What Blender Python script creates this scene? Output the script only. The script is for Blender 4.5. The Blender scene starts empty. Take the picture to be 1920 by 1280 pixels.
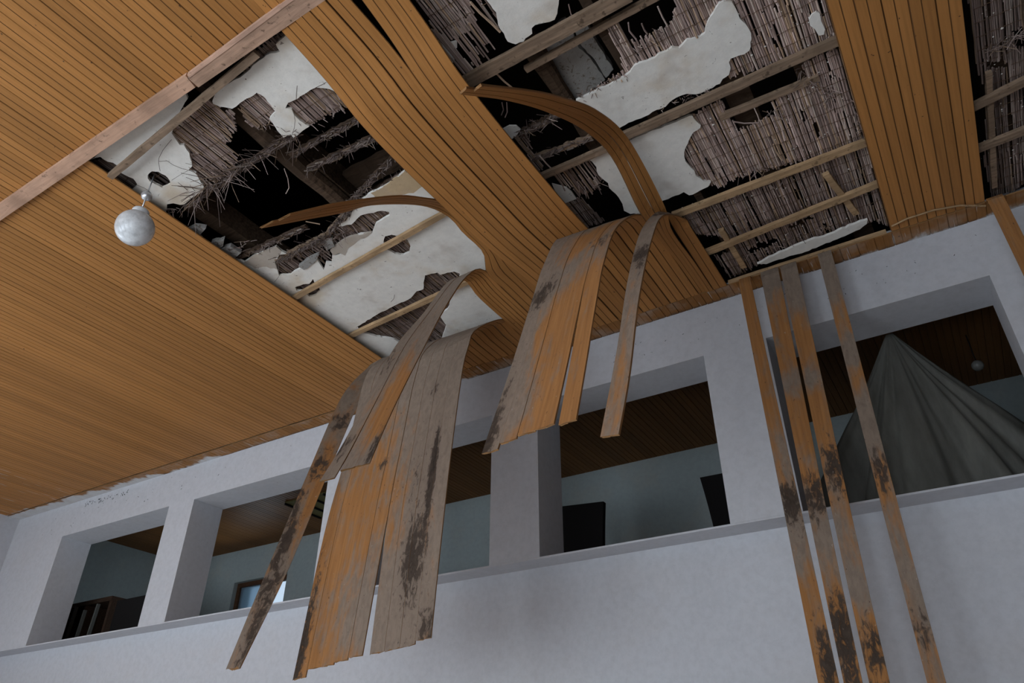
import bpy, bmesh, math, random
import numpy as np
from mathutils import Vector, Matrix
from mathutils.geometry import tessellate_polygon

random.seed(7)
rng = np.random.default_rng(7)
scene = bpy.context.scene
C = scene.collection

# ------------------------------------------------------------------ camera, light, exposure
EYE = 1.6                      # eye height above the hall floor
FOC = 1381.143                 # focal length in pixels of the 1920 wide frame
R = np.array([[0.84943583, 0.28055652, 0.44693042],
              [0.52768048, -0.45718486, -0.71591572],
              [0.003475, 0.84396093, -0.5363934]])
cam_data = bpy.data.cameras.new('camera')
cam_data.sensor_width = 36
cam_data.lens = FOC * 36 / 1920
cam = bpy.data.objects.new('camera', cam_data)
C.objects.link(cam)
M4 = Matrix([list(R[0]) + [0], list(R[1]) + [0], list(R[2]) + [EYE], [0, 0, 0, 1]])
cam.matrix_world = M4
scene.camera = cam

world = bpy.data.worlds.new('overcast_sky')
scene.world = world
world.use_nodes = True
bgn = world.node_tree.nodes['Background']
bgn.inputs[0].default_value = (0.72, 0.86, 1.0, 1)
bgn.inputs[1].default_value = 0.9

def area(name, loc, target, sx, sy, power, col):
    l = bpy.data.lights.new(name, 'AREA')
    l.shape = 'RECTANGLE'; l.size = sx; l.size_y = sy
    l.energy = power; l.color = col
    o = bpy.data.objects.new(name, l); C.objects.link(o)
    o.location = loc
    d = Vector(target) - Vector(loc)
    o.rotation_euler = d.to_track_quat('-Z', 'Y').to_euler()
    return o

DAY = (0.86, 0.93, 1.0)
HALL_L = -9.83
# daylight at the hall's tall windows: four in the wall behind the camera, one in the left wall
WINX = (-7.4, -5.0, -2.6, -0.2)
REAR = -3.0
for xx in WINX:
    area('daylight', (xx, REAR + 0.1, 1.8), (xx, 4.0, 4.6), 1.8, 2.8, 90 if xx < -1 else 68, DAY)
area('daylight', (HALL_L + 0.1, 0.2, 1.8), (0, 0.8, 4.6), 1.5, 2.8, 45, DAY)
# daylight at the gallery window
area('daylight', (-8.1, 6.5, 3.75), (-8.1, 5.0, 3.6), 0.7, 0.6, 6, (0.75, 0.88, 1.0))

scene.view_settings.view_transform = 'Standard'
scene.view_settings.look = 'None'
scene.view_settings.gamma = 1
scene.view_settings.use_curve_mapping = False
scene.view_settings.exposure = -0.08

# ------------------------------------------------------------------ helpers
def ray(u, v):
    return R @ np.array([u - 960.0, -(v - 640.0), -FOC])
def on_z(u, v, z):             # z above the eye
    r = ray(u, v); p = r * (z / r[2]); return Vector((p[0], p[1], p[2] + EYE))
def on_y(u, v, y):
    r = ray(u, v); p = r * (y / r[1]); return Vector((p[0], p[1], p[2] + EYE))
def on_x(u, v, x):
    r = ray(u, v); p = r * (x / r[0]); return Vector((p[0], p[1], p[2] + EYE))

def link(o, parent=None):
    C.objects.link(o)
    if parent is not None:
        o.parent = parent
    return o
def tag(o, label=None, cat=None, group=None, kind=None):
    if label: o['label'] = label
    if cat: o['category'] = cat
    if group: o['group'] = group
    if kind: o['kind'] = kind
    return o
def empty(name, loc=(0, 0, 0)):
    o = bpy.data.objects.new(name, None); o.location = loc
    o.empty_display_size = 0.1
    return link(o)
def mesh_obj(name, verts, faces, mats, parent=None, midx=None, smooth=False):
    me = bpy.data.meshes.new(name)
    off = Vector((0, 0, 0))
    if parent is not None:
        off = parent.location if parent.parent is None else parent.location + parent.parent.location
    me.from_pydata([tuple(Vector(v) - off) for v in verts], [], faces)
    for m in (mats if isinstance(mats, (list, tuple)) else [mats]):
        me.materials.append(m)
    if midx is not None:
        me.polygons.foreach_set('material_index', midx)
    if smooth:
        me.polygons.foreach_set('use_smooth', [True] * len(me.polygons))
    me.update()
    return link(bpy.data.objects.new(name, me), parent)

class MB:
    """collects plain solids for ONE mesh object"""
    def __init__(s): s.v = []; s.f = []
    def box(s, a, b):
        (x0, y0, z0), (x1, y1, z1) = a, b
        n = len(s.v)
        s.v += [(x0, y0, z0), (x1, y0, z0), (x1, y1, z0), (x0, y1, z0), (x0, y0, z1), (x1, y0, z1), (x1, y1, z1), (x0, y1, z1)]
        s.f += [tuple(n + i for i in q) for q in ((0, 3, 2, 1), (4, 5, 6, 7), (0, 1, 5, 4), (1, 2, 6, 5), (2, 3, 7, 6), (3, 0, 4, 7))]
        return s
    def tube(s, pts, rad, sides=5, cap=True):
        pts = [Vector(p) for p in pts]
        n0 = len(s.v); k = len(pts)
        rads = rad if isinstance(rad, (list, tuple)) else [rad] * k
        for i, p in enumerate(pts):
            t = (pts[min(i + 1, k - 1)] - pts[max(i - 1, 0)])
            if t.length < 1e-9: t = Vector((0, 0, 1))
            t.normalize()
            a = t.orthogonal().normalized() if abs(t.z) > 0.9 else t.cross(Vector((0, 0, 1))).normalized()
            b = t.cross(a)
            for j in range(sides):
                w = 2 * math.pi * j / sides
                s.v.append(tuple(p + (a * math.cos(w) + b * math.sin(w)) * rads[i]))
        for i in range(k - 1):
            for j in range(sides):
                q = n0 + i * sides
                s.f.append((q + j, q + (j + 1) % sides, q + sides + (j + 1) % sides, q + sides + j))
        if cap:
            s.f.append(tuple(n0 + j for j in reversed(range(sides))))
            s.f.append(tuple(n0 + (k - 1) * sides + j for j in range(sides)))
        return s
    def lathe(s, prof, centre, seg=32):
        n0 = len(s.v); k = len(prof); cx, cy, cz = centre
        for r, z in prof:
            for j in range(seg):
                w = 2 * math.pi * j / seg
                s.v.append((cx + r * math.cos(w), cy + r * math.sin(w), cz + z))
        for i in range(k - 1):
            for j in range(seg):
                q = n0 + i * seg
                s.f.append((q + j, q + (j + 1) % seg, q + seg + (j + 1) % seg, q + seg + j))
        return s
    def bar(s, p, q, w, h, up=(0, 0, 1), n=1, wob=0.0, taper=1.0):
        """a bar of width w and height h from p to q, its length cut in n pieces that may wander"""
        p, q, up = Vector(p), Vector(q), Vector(up)
        t = (q - p).normalized(); a = t.cross(up).normalized(); b = a.cross(t)
        n0 = len(s.v)
        for i in range(n + 1):
            c = p.lerp(q, i / n); k = 1 + (taper - 1) * i / n
            for da, db in ((-1, -1), (1, -1), (1, 1), (-1, 1)):
                j = [random.uniform(-wob, wob) for _ in range(2)]
                s.v.append(tuple(c + a * (da * w / 2 * k + j[0]) + b * (db * h / 2 + j[1])))
        for i in range(n):
            for j in range(4):
                s.f.append((n0 + i * 4 + j, n0 + i * 4 + (j + 1) % 4, n0 + i * 4 + 4 + (j + 1) % 4, n0 + i * 4 + 4 + j))
        s.f.append((n0 + 3, n0 + 2, n0 + 1, n0)); e = n0 + n * 4
        s.f.append((e, e + 1, e + 2, e + 3))
        return s
    def build(s, name, mat, parent=None, smooth=False):
        return mesh_obj(name, s.v, s.f, mat, parent, None, smooth)

# ------------------------------------------------------------------ materials
def new_mat(name, rough=0.6, spec=0.3):
    m = bpy.data.materials.new(name); m.use_nodes = True
    nt = m.node_tree; b = nt.nodes['Principled BSDF']
    b.inputs['Roughness'].default_value = rough
    b.inputs['Specular IOR Level'].default_value = spec
    return m, nt, b
def nd(nt, t, **kw):
    n = nt.nodes.new(t)
    for k, v in kw.items(): setattr(n, k, v)
    return n
def noise(nt, vec, scale, detail=4, rough=0.55, dist=0.0):
    n = nd(nt, 'ShaderNodeTexNoise')
    n.inputs['Scale'].default_value = scale; n.inputs['Detail'].default_value = detail
    n.inputs['Roughness'].default_value = rough; n.inputs['Distortion'].default_value = dist
    if vec is not None: nt.links.new(vec, n.inputs['Vector'])
    return n.outputs['Fac']
def ramp(nt, fac, stops):
    r = nd(nt, 'ShaderNodeValToRGB')
    el = r.color_ramp.elements
    while len(el) < len(stops): el.new(0.5)
    for e, (p, c) in zip(el, stops):
        e.position = p; e.color = (*c, 1) if len(c) == 3 else c
    nt.links.new(fac, r.inputs[0])
    return r.outputs['Color']
def mix(nt, fac, a, b, mode='MIX'):
    m = nd(nt, 'ShaderNodeMix', data_type='RGBA', blend_type=mode)
    for s, v in ((m.inputs[0], fac), (m.inputs[6], a), (m.inputs[7], b)):
        if isinstance(v, (int, float)): s.default_value = v
        elif isinstance(v, tuple): s.default_value = (*v, 1) if len(v) == 3 else v
        else: nt.links.new(v, s)
    return m.outputs[2]
def mth(nt, op, a, b=None, clamp=False):
    m = nd(nt, 'ShaderNodeMath', operation=op); m.use_clamp = clamp
    for s, v in ((m.inputs[0], a), (m.inputs[1], b)):
        if v is None: continue
        if isinstance(v, (int, float)): s.default_value = v
        else: nt.links.new(v, s)
    return m.outputs[0]
def smooth01(nt, x, lo, hi):
    m = nd(nt, 'ShaderNodeMapRange', interpolation_type='SMOOTHSTEP')
    nt.links.new(x, m.inputs[0]); m.inputs[1].default_value = lo; m.inputs[2].default_value = hi
    return m.outputs[0]
def mapping(nt, src, scale):
    m = nd(nt, 'ShaderNodeMapping'); m.inputs['Scale'].default_value = scale
    nt.links.new(src, m.inputs['Vector']); return m.outputs[0]
def bump(nt, b, h, strength, dist=0.01):
    n = nd(nt, 'ShaderNodeBump'); n.inputs['Strength'].default_value = strength; n.inputs['Distance'].default_value = dist
    nt.links.new(h, n.inputs['Height']); nt.links.new(n.outputs[0], b.inputs['Normal'])
def pos(nt): return nd(nt, 'ShaderNodeNewGeometry').outputs['Position']
def uv(nt): return nd(nt, 'ShaderNodeTexCoord').outputs['UV']
def orand(nt): return nd(nt, 'ShaderNodeObjectInfo').outputs['Random']
def attr(nt, n): return nd(nt, 'ShaderNodeAttribute', attribute_name=n).outputs['Fac']

def wood_face(name, base, border=False):
    m, nt, b = new_mat(name, 0.5, 0.10)
    u = uv(nt)
    g = noise(nt, mapping(nt, u, (2.2, 70, 1)), 1.0, 5, 0.6)
    g2 = noise(nt, mapping(nt, u, (0.7, 9, 1)), 1.0, 3)
    d = tuple(c * 0.74 for c in base); l = tuple(min(1, c * 1.18) for c in base)
    col = ramp(nt, g, [(0.25, d), (0.55, base), (0.8, l)])
    col = mix(nt, mth(nt, 'MULTIPLY', g2, 0.5), col, tuple(c * 0.8 for c in base))
    hv = mth(nt, 'MULTIPLY', mth(nt, 'SUBTRACT', orand(nt), 0.5), 0.26)
    hs = nd(nt, 'ShaderNodeHueSaturation'); nt.links.new(col, hs.inputs['Color'])
    nt.links.new(mth(nt, 'ADD', hv, 1.0), hs.inputs['Value'])
    col = hs.outputs[0]
    sp = noise(nt, pos(nt), 38, 2)
    col = mix(nt, smooth01(nt, sp, 0.72, 0.78), col, (0.06, 0.035, 0.02))
    if border == 2: dust_k = 0.0
    else: dust_k = 0.35
    if border:                                    # white wall paint brushed over the edge
        p = pos(nt)
        sep = nd(nt, 'ShaderNodeSeparateXYZ'); nt.links.new(p, sep.inputs[0])
        y = sep.outputs[1]; x = sep.outputs[0]
        n1 = noise(nt, mapping(nt, p, (2.6, 1.2, 1)), 1.0, 5, 0.6)
        n0 = noise(nt, mapping(nt, p, (26, 5, 1)), 1.0, 3)
        lim = mth(nt, 'MULTIPLY', smooth01(nt, mth(nt, 'MULTIPLY', x, -1), 4.8, 10.0), 0.17)
        e = mth(nt, 'ADD', mth(nt, 'ADD', y, lim), mth(nt, 'ADD', mth(nt, 'MULTIPLY', mth(nt, 'SUBTRACT', n1, 0.5), 0.42), mth(nt, 'MULTIPLY', mth(nt, 'SUBTRACT', n0, 0.5), 0.07)))
        smudge = mth(nt, 'MULTIPLY', smooth01(nt, mth(nt, 'ADD', y, mth(nt, 'MULTIPLY', n0, 0.06)), 4.30, 4.335), 0.8)
        col = mix(nt, smudge, col, (0.07, 0.05, 0.04))
        col = mix(nt, smooth01(nt, e, 4.30, 4.345), col, (0.56, 0.56, 0.57))
        lines = noise(nt, mapping(nt, p, (60, 3.5, 1)), 1.0, 2)
        col = mix(nt, mth(nt, 'MULTIPLY', smooth01(nt, lines, 0.66, 0.70), 0.75), col, (0.50, 0.46, 0.43))
        dust = mth(nt, 'MULTIPLY', smooth01(nt, noise(nt, p, 5, 3), 0.45, 0.7), dust_k)
        col = mix(nt, dust, col, (0.45, 0.40, 0.36))
    nt.links.new(col, b.inputs['Base Color'])
    bump(nt, b, g, 0.12, 0.004)
    return m

WOOD = (0.41, 0.185, 0.056)
M_face = wood_face('wood_laminate', WOOD)
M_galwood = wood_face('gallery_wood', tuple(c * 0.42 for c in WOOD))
M_smear = wood_face('wood_laminate_smeared', WOOD, 2)
M_border = wood_face('wood_laminate_border', tuple(c * 0.72 for c in WOOD), True)
M_groove, nt, b = new_mat('groove', 0.7, 0.1)
b.inputs['Base Color'].default_value = (0.15, 0.072, 0.028, 1)

def make_back():
    m, nt, b = new_mat('board_back', 0.85, 0.15)
    u = uv(nt)
    st = mapping(nt, u, (5, 16, 1))
    n1 = noise(nt, st, 1.0, 6, 0.6, 0.4)
    n2 = noise(nt, mapping(nt, u, (16, 34, 1)), 1.0, 6, 0.65, 0.6)
    fib = noise(nt, mapping(nt, u, (3, 60, 1)), 1.0, 4)
    orange = ramp(nt, fib, [(0.3, (0.25, 0.115, 0.04)), (0.7, (0.36, 0.168, 0.06))])
    grey = ramp(nt, n2, [(0.25, (0.16, 0.122, 0.094)), (0.75, (0.265, 0.203, 0.158))])
    dark = ramp(nt, n2, [(0.3, (0.020, 0.014, 0.011)), (0.75, (0.085, 0.062, 0.047))])
    g = smooth01(nt, mth(nt, 'ADD', attr(nt, 'stain_grey'), mth(nt, 'MULTIPLY', mth(nt, 'SUBTRACT', n1, 0.5), 2.0)), 0.15, 0.85)
    d = smooth01(nt, mth(nt, 'ADD', attr(nt, 'stain_dark'), mth(nt, 'MULTIPLY', mth(nt, 'SUBTRACT', n2, 0.5), 2.6)), 0.32, 0.82)
    col = mix(nt, g, orange, grey)
    col = mix(nt, d, col, dark)
    sp = noise(nt, mapping(nt, u, (45, 60, 1)), 1.0, 3)
    col = mix(nt, mth(nt, 'MULTIPLY', smooth01(nt, sp, 0.66, 0.74), 0.7), col, (0.03, 0.022, 0.017))
    sp2 = noise(nt, mapping(nt, u, (28, 50, 7)), 1.0, 3)
    col = mix(nt, mth(nt, 'MULTIPLY', smooth01(nt, sp2, 0.68, 0.78), 0.6), col, (0.42, 0.37, 0.32))
    nt.links.new(col, b.inputs['Base Color'])
    bump(nt, b, mth(nt, 'ADD', n2, fib), 0.25, 0.004)
    return m
M_back = make_back()
M_edge, nt, b = new_mat('board_edge', 0.8, 0.1)
b.inputs['Base Color'].default_value = (0.26, 0.14, 0.06, 1)

def rough_wood(name, base, spots=0.5, dark=0.4):
    m, nt, b = new_mat(name, 0.85, 0.1)
    p = nd(nt, 'ShaderNodeTexCoord').outputs['Object']
    g = noise(nt, mapping(nt, p, (5, 60, 60)), 1.0, 5, 0.6)
    s = noise(nt, p, 26, 4, 0.65)
    col = ramp(nt, g, [(0.3, tuple(c * dark for c in base)), (0.6, base)])
    col = mix(nt, mth(nt, 'MULTIPLY', smooth01(nt, s, 0.58, 0.7), spots), col, tuple(c * 0.15 for c in base))
    big = noise(nt, p, 3.1, 3)
    col = mix(nt, smooth01(nt, big, 0.4, 0.75), col, tuple(c * 0.55 for c in base))
    nt.links.new(col, b.inputs['Base Color']); bump(nt, b, g, 0.4, 0.006)
    return m
M_lath = rough_wood('lath_wood', (0.50, 0.33, 0.185), 0.7, 0.6)
M_lathgrey = rough_wood('lath_grey', (0.30, 0.21, 0.145), 0.8, 0.5)
M_lathdark = rough_wood('lath_dark', (0.085, 0.055, 0.038), 0.7, 0.4)
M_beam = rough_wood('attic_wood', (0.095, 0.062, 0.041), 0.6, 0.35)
M_roof, nt, b = new_mat('darkened_roof_boards', 0.95, 0.05)
b.inputs['Base Color'].default_value = (0.018, 0.014, 0.011, 1)  # near-black base colour stands in for the darkness of the roof space
M_pink = rough_wood('bare_pine', (0.58, 0.36, 0.25), 0.7, 0.8)
M_pinkdirty = rough_wood('blackened_pine', (0.50, 0.32, 0.225), 0.95, 0.6)
M_pinkedge = rough_wood('split_pine', (0.66, 0.42, 0.31), 0.3, 0.7)

def make_plaster(name, base, stain, bmp=0.3, spk=0.71):
    m, nt, b = new_mat(name, 0.9, 0.1)
    p = pos(nt)
    n1 = noise(nt, p, 1.9, 4, 0.6)
    n2 = noise(nt, p, 22, 5, 0.7)
    n3 = noise(nt, p, 5.3, 3)
    col = ramp(nt, n2, [(0.3, tuple(c * 0.9 for c in base)), (0.6, base)])
    col = mix(nt, mth(nt, 'MULTIPLY', smooth01(nt, n1, 0.52, 0.72), stain), col, (0.50, 0.37, 0.22))
    col = mix(nt, mth(nt, 'MULTIPLY', smooth01(nt, n3, 0.54, 0.75), stain * 0.6), col, (0.40, 0.33, 0.27))
    sp = noise(nt, mapping(nt, p, (30, 30, 30)), 1.0, 2, 0.5, 1.5)
    col = mix(nt, mth(nt, 'MULTIPLY', smooth01(nt, sp, spk, spk + 0.05), 0.8), col, (0.14, 0.11, 0.09))
    nt.links.new(col, b.inputs['Base Color']); bump(nt, b, n2, bmp, 0.006)
    return m
M_plaster = make_plaster('ceiling_plaster', (0.76, 0.735, 0.69), 0.6)
M_wall = make_plaster('wall_paint', (0.54, 0.55, 0.585), 0.05, 0.08, 0.79)
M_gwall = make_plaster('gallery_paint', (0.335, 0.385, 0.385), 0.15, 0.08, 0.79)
M_concrete = make_plaster('rough_mortar', (0.30, 0.29, 0.275), 0.2, 1.0, 0.6)
M_under = make_plaster('bare_undercoat', (0.44, 0.385, 0.33), 0.6)
M_rust = make_plaster('soaked_plaster', (0.50, 0.37, 0.23), 0.8)

M_reed, nt, b = new_mat('reeds', 0.85, 0.1)
vc = nd(nt, 'ShaderNodeAttribute', attribute_name='tint')
nz = noise(nt, mapping(nt, pos(nt), (40, 9, 9)), 1.0, 4)
c_ = mix(nt, nz, (0.55, 0.52, 0.52), (1.1, 1.08, 1.06))
nt.links.new(mix(nt, 1.0, vc.outputs['Color'], c_, 'MULTIPLY'), b.inputs['Base Color'])
M_wire, nt, b = new_mat('rusty_wire', 0.7, 0.2)
b.inputs['Base Color'].default_value = (0.10, 0.06, 0.035, 1)

M_opal, nt, b = new_mat('opal_glass', 0.12, 0.5)
n_ = noise(nt, nd(nt, 'ShaderNodeTexCoord').outputs['Object'], 14, 5, 0.7)
nt.links.new(ramp(nt, n_, [(0.35, (0.46, 0.48, 0.50)), (0.6, (0.72, 0.75, 0.78))]), b.inputs['Base Color'])
M_opal2, nt, b = new_mat('shaded_globe_glass', 0.3, 0.3)
b.inputs['Base Color'].default_value = (0.16, 0.16, 0.15, 1)  # opal glass greyed down, the gallery's shade put into its colour
M_metal, nt, b = new_mat('dull_aluminium', 0.35, 0.5)
b.inputs['Base Color'].default_value = (0.55, 0.56, 0.58, 1); b.inputs['Metallic'].default_value = 0.7
M_black, nt, b = new_mat('black_cloth', 0.9, 0.1)
b.inputs['Base Color'].default_value = (0.012, 0.011, 0.011, 1)
M_sheet, nt, b = new_mat('dusty_sheet', 0.55, 0.3)
n_ = noise(nt, mapping(nt, pos(nt), (9, 9, 2.2)), 1.0, 6, 0.7)
nt.links.new(ramp(nt, n_, [(0.3, (0.075, 0.076, 0.066)), (0.7, (0.145, 0.145, 0.128))]), b.inputs['Base Color'])
b.inputs['Alpha'].default_value = 0.93
M_frame = rough_wood('window_frame_wood', (0.10, 0.05, 0.028), 0.3, 0.7)
M_glass, nt, b = new_mat('window_glass', 0.05, 0.5)
b.inputs['Base Color'].default_value = (0.9, 0.95, 1, 1); b.inputs['Transmission Weight'].default_value = 1.0
b.inputs['Roughness'].default_value = 0.02; b.inputs['IOR'].default_value = 1.05
M_frost, nt, b = new_mat('dusty_window_glass', 0.5, 0.5)
b.inputs['Base Color'].default_value = (0.36, 0.50, 0.62, 1); b.inputs['Transmission Weight'].default_value = 0.75
b.inputs['IOR'].default_value = 1.1
M_floor = make_plaster('hall_floor', (0.74, 0.72, 0.68), 0.15)
M_shelf = rough_wood('shelf_wood', (0.055, 0.033, 0.022), 0.3, 0.6)
M_book, nt, b = new_mat('pale_card', 0.8, 0.1)
b.inputs['Base Color'].default_value = (0.09, 0.095, 0.09, 1)
M_yellow, nt, b = new_mat('yellowed_board', 0.8, 0.1)
b.inputs['Base Color'].default_value = (0.14, 0.125, 0.055, 1)

# ------------------------------------------------------------------ the setting
ZC = 3.0 + EYE                  # underside of the wooden ceiling
WY = 4.302                      # face of the gallery wall
W = 0.1015                      # width of one ceiling board
X0 = 0.144                      # a joint of the board grid
def struct(o, label=None):
    o['kind'] = 'structure'
    if label: o['label'] = label
    return o

# gallery wall: upper part with openings overhangs the lower part by 0.19
op = [(-8.69, -6.80), (-6.41, -4.57), (-4.17, -2.866), (-2.46, -1.155), (-0.735, 0.545), (0.96, 2.3)]
zb, zt = 1.435 + EYE, 2.60 + EYE
mb = MB()
HALL_R = 13.0
xs = [HALL_L] + [v for o_ in op for v in o_] + [HALL_R]
for a_, b_ in zip(xs[0::2], xs[1::2]):
    mb.box((a_, WY, zb), (b_, WY + 0.35, zt))
mb.box((HALL_L, WY, zt), (HALL_R, WY + 0.35, ZC + 0.12))
struct(mb.build('wall_front', M_wall))
mb = MB(); mb.box((HALL_L, WY + 0.19, 0), (HALL_R, WY + 0.45, zb - 0.0005))
struct(mb.build('wall_lower', M_wall))
# underside slab of the overhang is thin: its face shows as the grey band
mb = MB(); mb.box((HALL_L, WY + 0.001, zb - 0.012), (HALL_R, WY + 0.19, zb - 0.0005))
struct(mb.build('trim_3', M_wall))

# dead flies, mildew and nicks on the gallery wall
fk = MB()
def fleck(u, v, k):
    p = on_y(u, v, WY - .0008); a = random.uniform(0, 3.14); n0 = len(fk.v)
    dx, dz = math.cos(a) * k, math.sin(a) * k
    fk.v.extend([(p.x - dx, p.y, p.z - dz), (p.x + dz * .25, p.y, p.z - dx * .25), (p.x + dx, p.y, p.z + dz), (p.x - dz * .25, p.y - .001, p.z + dx * .25)])
    fk.f.append((n0, n0 + 1, n0 + 2, n0 + 3))
for _ in range(55): t_ = random.random(); fleck(158 + 84 * t_, 946 - 24 * t_ + random.uniform(-4, 4), random.uniform(.006, .02))
for _ in range(40): t_ = random.random(); fleck(60 + 500 * t_, 1000 - 175 * t_ + random.uniform(-14, 16), random.uniform(.004, .014))
for _ in range(50): t_ = random.random(); fleck(1150 + 690 * t_, 668 - 215 * t_ + random.uniform(-22, 22), random.uniform(.003, .009))
fk.build('flecks', M_black, bpy.data.objects['wall_front'])['kind'] = 'stuff'

# left wall of the hall with three window openings, wall behind with two, right wall, floor
def wall_with_windows(name, axis, at, th, lo, hi, z0, z1, wins, wz0, wz1):
    m = MB()
    def bx(a, b, za, zb_):
        if b - a < 1e-4: return
        if axis == 'x': m.box((at - th, a, za), (at, b, zb_))
        else: m.box((a, at - th, za), (b, at, zb_))
    cur = lo
    for a, b in wins:
        bx(cur, a, z0, z1); bx(a, b, z0, wz0); bx(a, b, wz1, z1); cur = b
    bx(cur, hi, z0, z1)
    return struct(m.build(name, M_wall))
wall_with_windows('wall_left', 'x', HALL_L, 0.3, REAR, 4.8, 0, ZC + 0.12, [(-0.75, 1.15)], 0.35, 3.25)
wall_with_windows('wall_rear', 'y', REAR, 0.3, HALL_L - 0.3, HALL_R, 0, ZC + 0.12,
                  [(x - 0.95, x + 0.95) for x in WINX], 0.35, 3.25)
struct(MB().box((HALL_R, REAR - 0.3, 0), (HALL_R + 0.3, 7, ZC + 1.6)).build('wall_right', M_wall))
struct(MB().box((HALL_L - 0.3, REAR - 0.3, -0.2), (HALL_R + 0.3, WY + 0.5, 0)).build('floor', M_floor))
def hall_window(n, c, axis):
    fr = MB()
    a, z0, z1, t = 0.95, 0.35, 3.25, 0.06
    def bx(m, u0, u1, za, zb_, d0=-0.03, d1=0.03):
        if axis == 'x': m.box((c[0] - 0.15 + d0, c[1] + u0, za), (c[0] - 0.15 + d1, c[1] + u1, zb_))
        else: m.box((c[0] + u0, c[1] - 0.15 + d0, za), (c[0] + u1, c[1] - 0.15 + d1, zb_))
    for u0, u1, za, zb_ in ((-a, a, z0, z0 + t), (-a, a, z1 - t, z1), (-a, -a + t, z0 + t, z1 - t), (a - t, a, z0 + t, z1 - t), (-t / 2, t / 2, z0 + t, z1 - t)):
        bx(fr, u0, u1, za, zb_)
    f = struct(fr.build(f'window_{n}', M_frame))
    for s in (-1, 1):
        g = MB(); bx(g, min(s * t / 2, s * (a - t)), max(s * t / 2, s * (a - t)), z0 + t, z1 - t, -0.004, 0.004)
        g.build('pane', M_glass, f)
for i, xx in enumerate(WINX): hall_window(i + 2, (xx, REAR), 'y')
hall_window(6, (HALL_L, 0.2), 'x')

# gallery room behind the openings
GY = 6.6
gz = 1.0 + EYE
wx0, wx1, wz0, wz1 = -8.5, -7.5, 2.02 + EYE, 2.56 + EYE
m = MB()
m.box((-10.0, GY, gz), (wx0, GY + 0.3, ZC + 0.1)); m.box((wx1, GY, gz), (3.2, GY + 0.3, ZC + 0.1))
m.box((wx0, GY, gz), (wx1, GY + 0.3, wz0)); m.box((wx0, GY, wz1), (wx1, GY + 0.3, ZC + 0.1))
struct(m.build('wall_back', M_gwall))
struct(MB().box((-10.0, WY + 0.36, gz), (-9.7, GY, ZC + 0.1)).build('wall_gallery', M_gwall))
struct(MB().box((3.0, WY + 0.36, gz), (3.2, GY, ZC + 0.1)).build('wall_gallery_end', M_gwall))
struct(MB().box((-10.0, WY + 0.3, gz - 0.2), (3.2, GY + 0.3, gz)).build('floor_gallery', M_floor))
# gallery window
fr = MB(); t = 0.055
yb0, yb1 = GY + 0.06, GY + 0.13
for a_, b_, za, zb_ in ((wx0, wx1, wz0, wz0 + t), (wx0, wx1, wz1 - t, wz1), (wx0, wx0 + t, wz0 + t, wz1 - t), (wx1 - t, wx1, wz0 + t, wz1 - t), (-8.05, -7.96, wz0 + t, wz1 - t)):
    fr.box((a_, yb0, za), (b_, yb1, zb_))
f = struct(fr.build('window_1', M_frame))
MB().box((wx0 + t, GY + 0.09, wz0 + t), (-8.05, GY + 0.1, wz1 - t)).build('pane', M_frost, f)
MB().box((-7.96, GY + 0.09, wz0 + t), (wx1 - t, GY + 0.1, wz1 - t)).build('pane', M_glass, f)
MB().box((wx0 + t, GY + 0.075, wz0 + 0.13), (wx1 - t, GY + 0.088, wz0 + 0.145)).build('glazing_bar', M_frame, f)

# ------------------------------------------------------------------ ceiling boards
# one board in section: recessed tongue, face, middle groove, face; back flat
SEC = [(0.0, .006, 1), (0.03, .005, 1), (0.055, 0.0, 0), (0.475, 0.0, 1), (0.492, .0025, 1), (0.508, .0025, 1), (0.525, 0.0, 0), (0.985, 0.0, 0), (1.0, .003, 3)]
TH = 0.009
def flat_board_mesh(name, length, mats):
    """board along -y from y=0, x 0..W, face down at z=0"""
    vs, fs, mi, uvs = [], [], [], []
    n = len(SEC)
    for yy in (0, -length):
        for s, d, _ in SEC: vs.append((s * W, yy, d))
        vs += [(W, yy, TH), (0, yy, TH)]
    k = n + 2
    for i in range(n - 1):
        fs.append((i, i + 1, k + i + 1, k + i)); mi.append({0: 0, 1: 1, 3: 2}[SEC[i][2]])
    fs.append((n - 1, n, k + n, k + n - 1)); mi.append(2)
    fs.append((n, n + 1, k + n + 1, k + n)); mi.append(2)
    fs.append((n + 1, 0, k, k + n + 1)); mi.append(2)
    fs.append(tuple(reversed(range(k)))); mi.append(2)
    fs.append(tuple(range(k, 2 * k))); mi.append(2)
    me = bpy.data.meshes.new(name); me.from_pydata(vs, [], fs)
    for q in mats: me.materials.append(q)
    me.polygons.foreach_set('material_index', mi)
    ul = me.uv_layers.new(name='UVMap')
    for lp in me.loops:
        v = vs[lp.vertex_index]; ul.data[lp.index].uv = (-v[1], v[0])
    me.update(); return me

ceiling = struct(MB().box((HALL_L, REAR, ZC + 0.012), (HALL_R, -0.3, ZC + 0.05)).build('ceiling', M_face))
pm = [flat_board_mesh('plank', 2.93, [M_face, M_groove, M_edge]) for _ in range(4)]
for j, me in enumerate(pm):
    ul = me.uv_layers[0]
    for d in ul.data: d.uv = (d.uv[0] + 7.3 * j, d.uv[1] + 1.9 * j)
pmb = flat_board_mesh('plank', 2.93, [M_smear, M_groove, M_edge])
def plank_at(x, y, me, parent=ceiling, dz=0.0, name='plank'):
    o = bpy.data.objects.new(name, me); link(o, parent)
    o.location = (x, y, ZC + dz)
    return o
k = 36
while X0 - W * (k + 1) > HALL_L - 0.11:                     # the intact field left of the hole
    plank_at(X0 - W * (k + 1), 4.145, pm[k % 4] if k < 84 else pmb, dz=random.uniform(-0.0015, 0.0015)); k += 1
pm2 = flat_board_mesh('plank', 1.65, [M_face, M_groove, M_edge])
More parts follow.
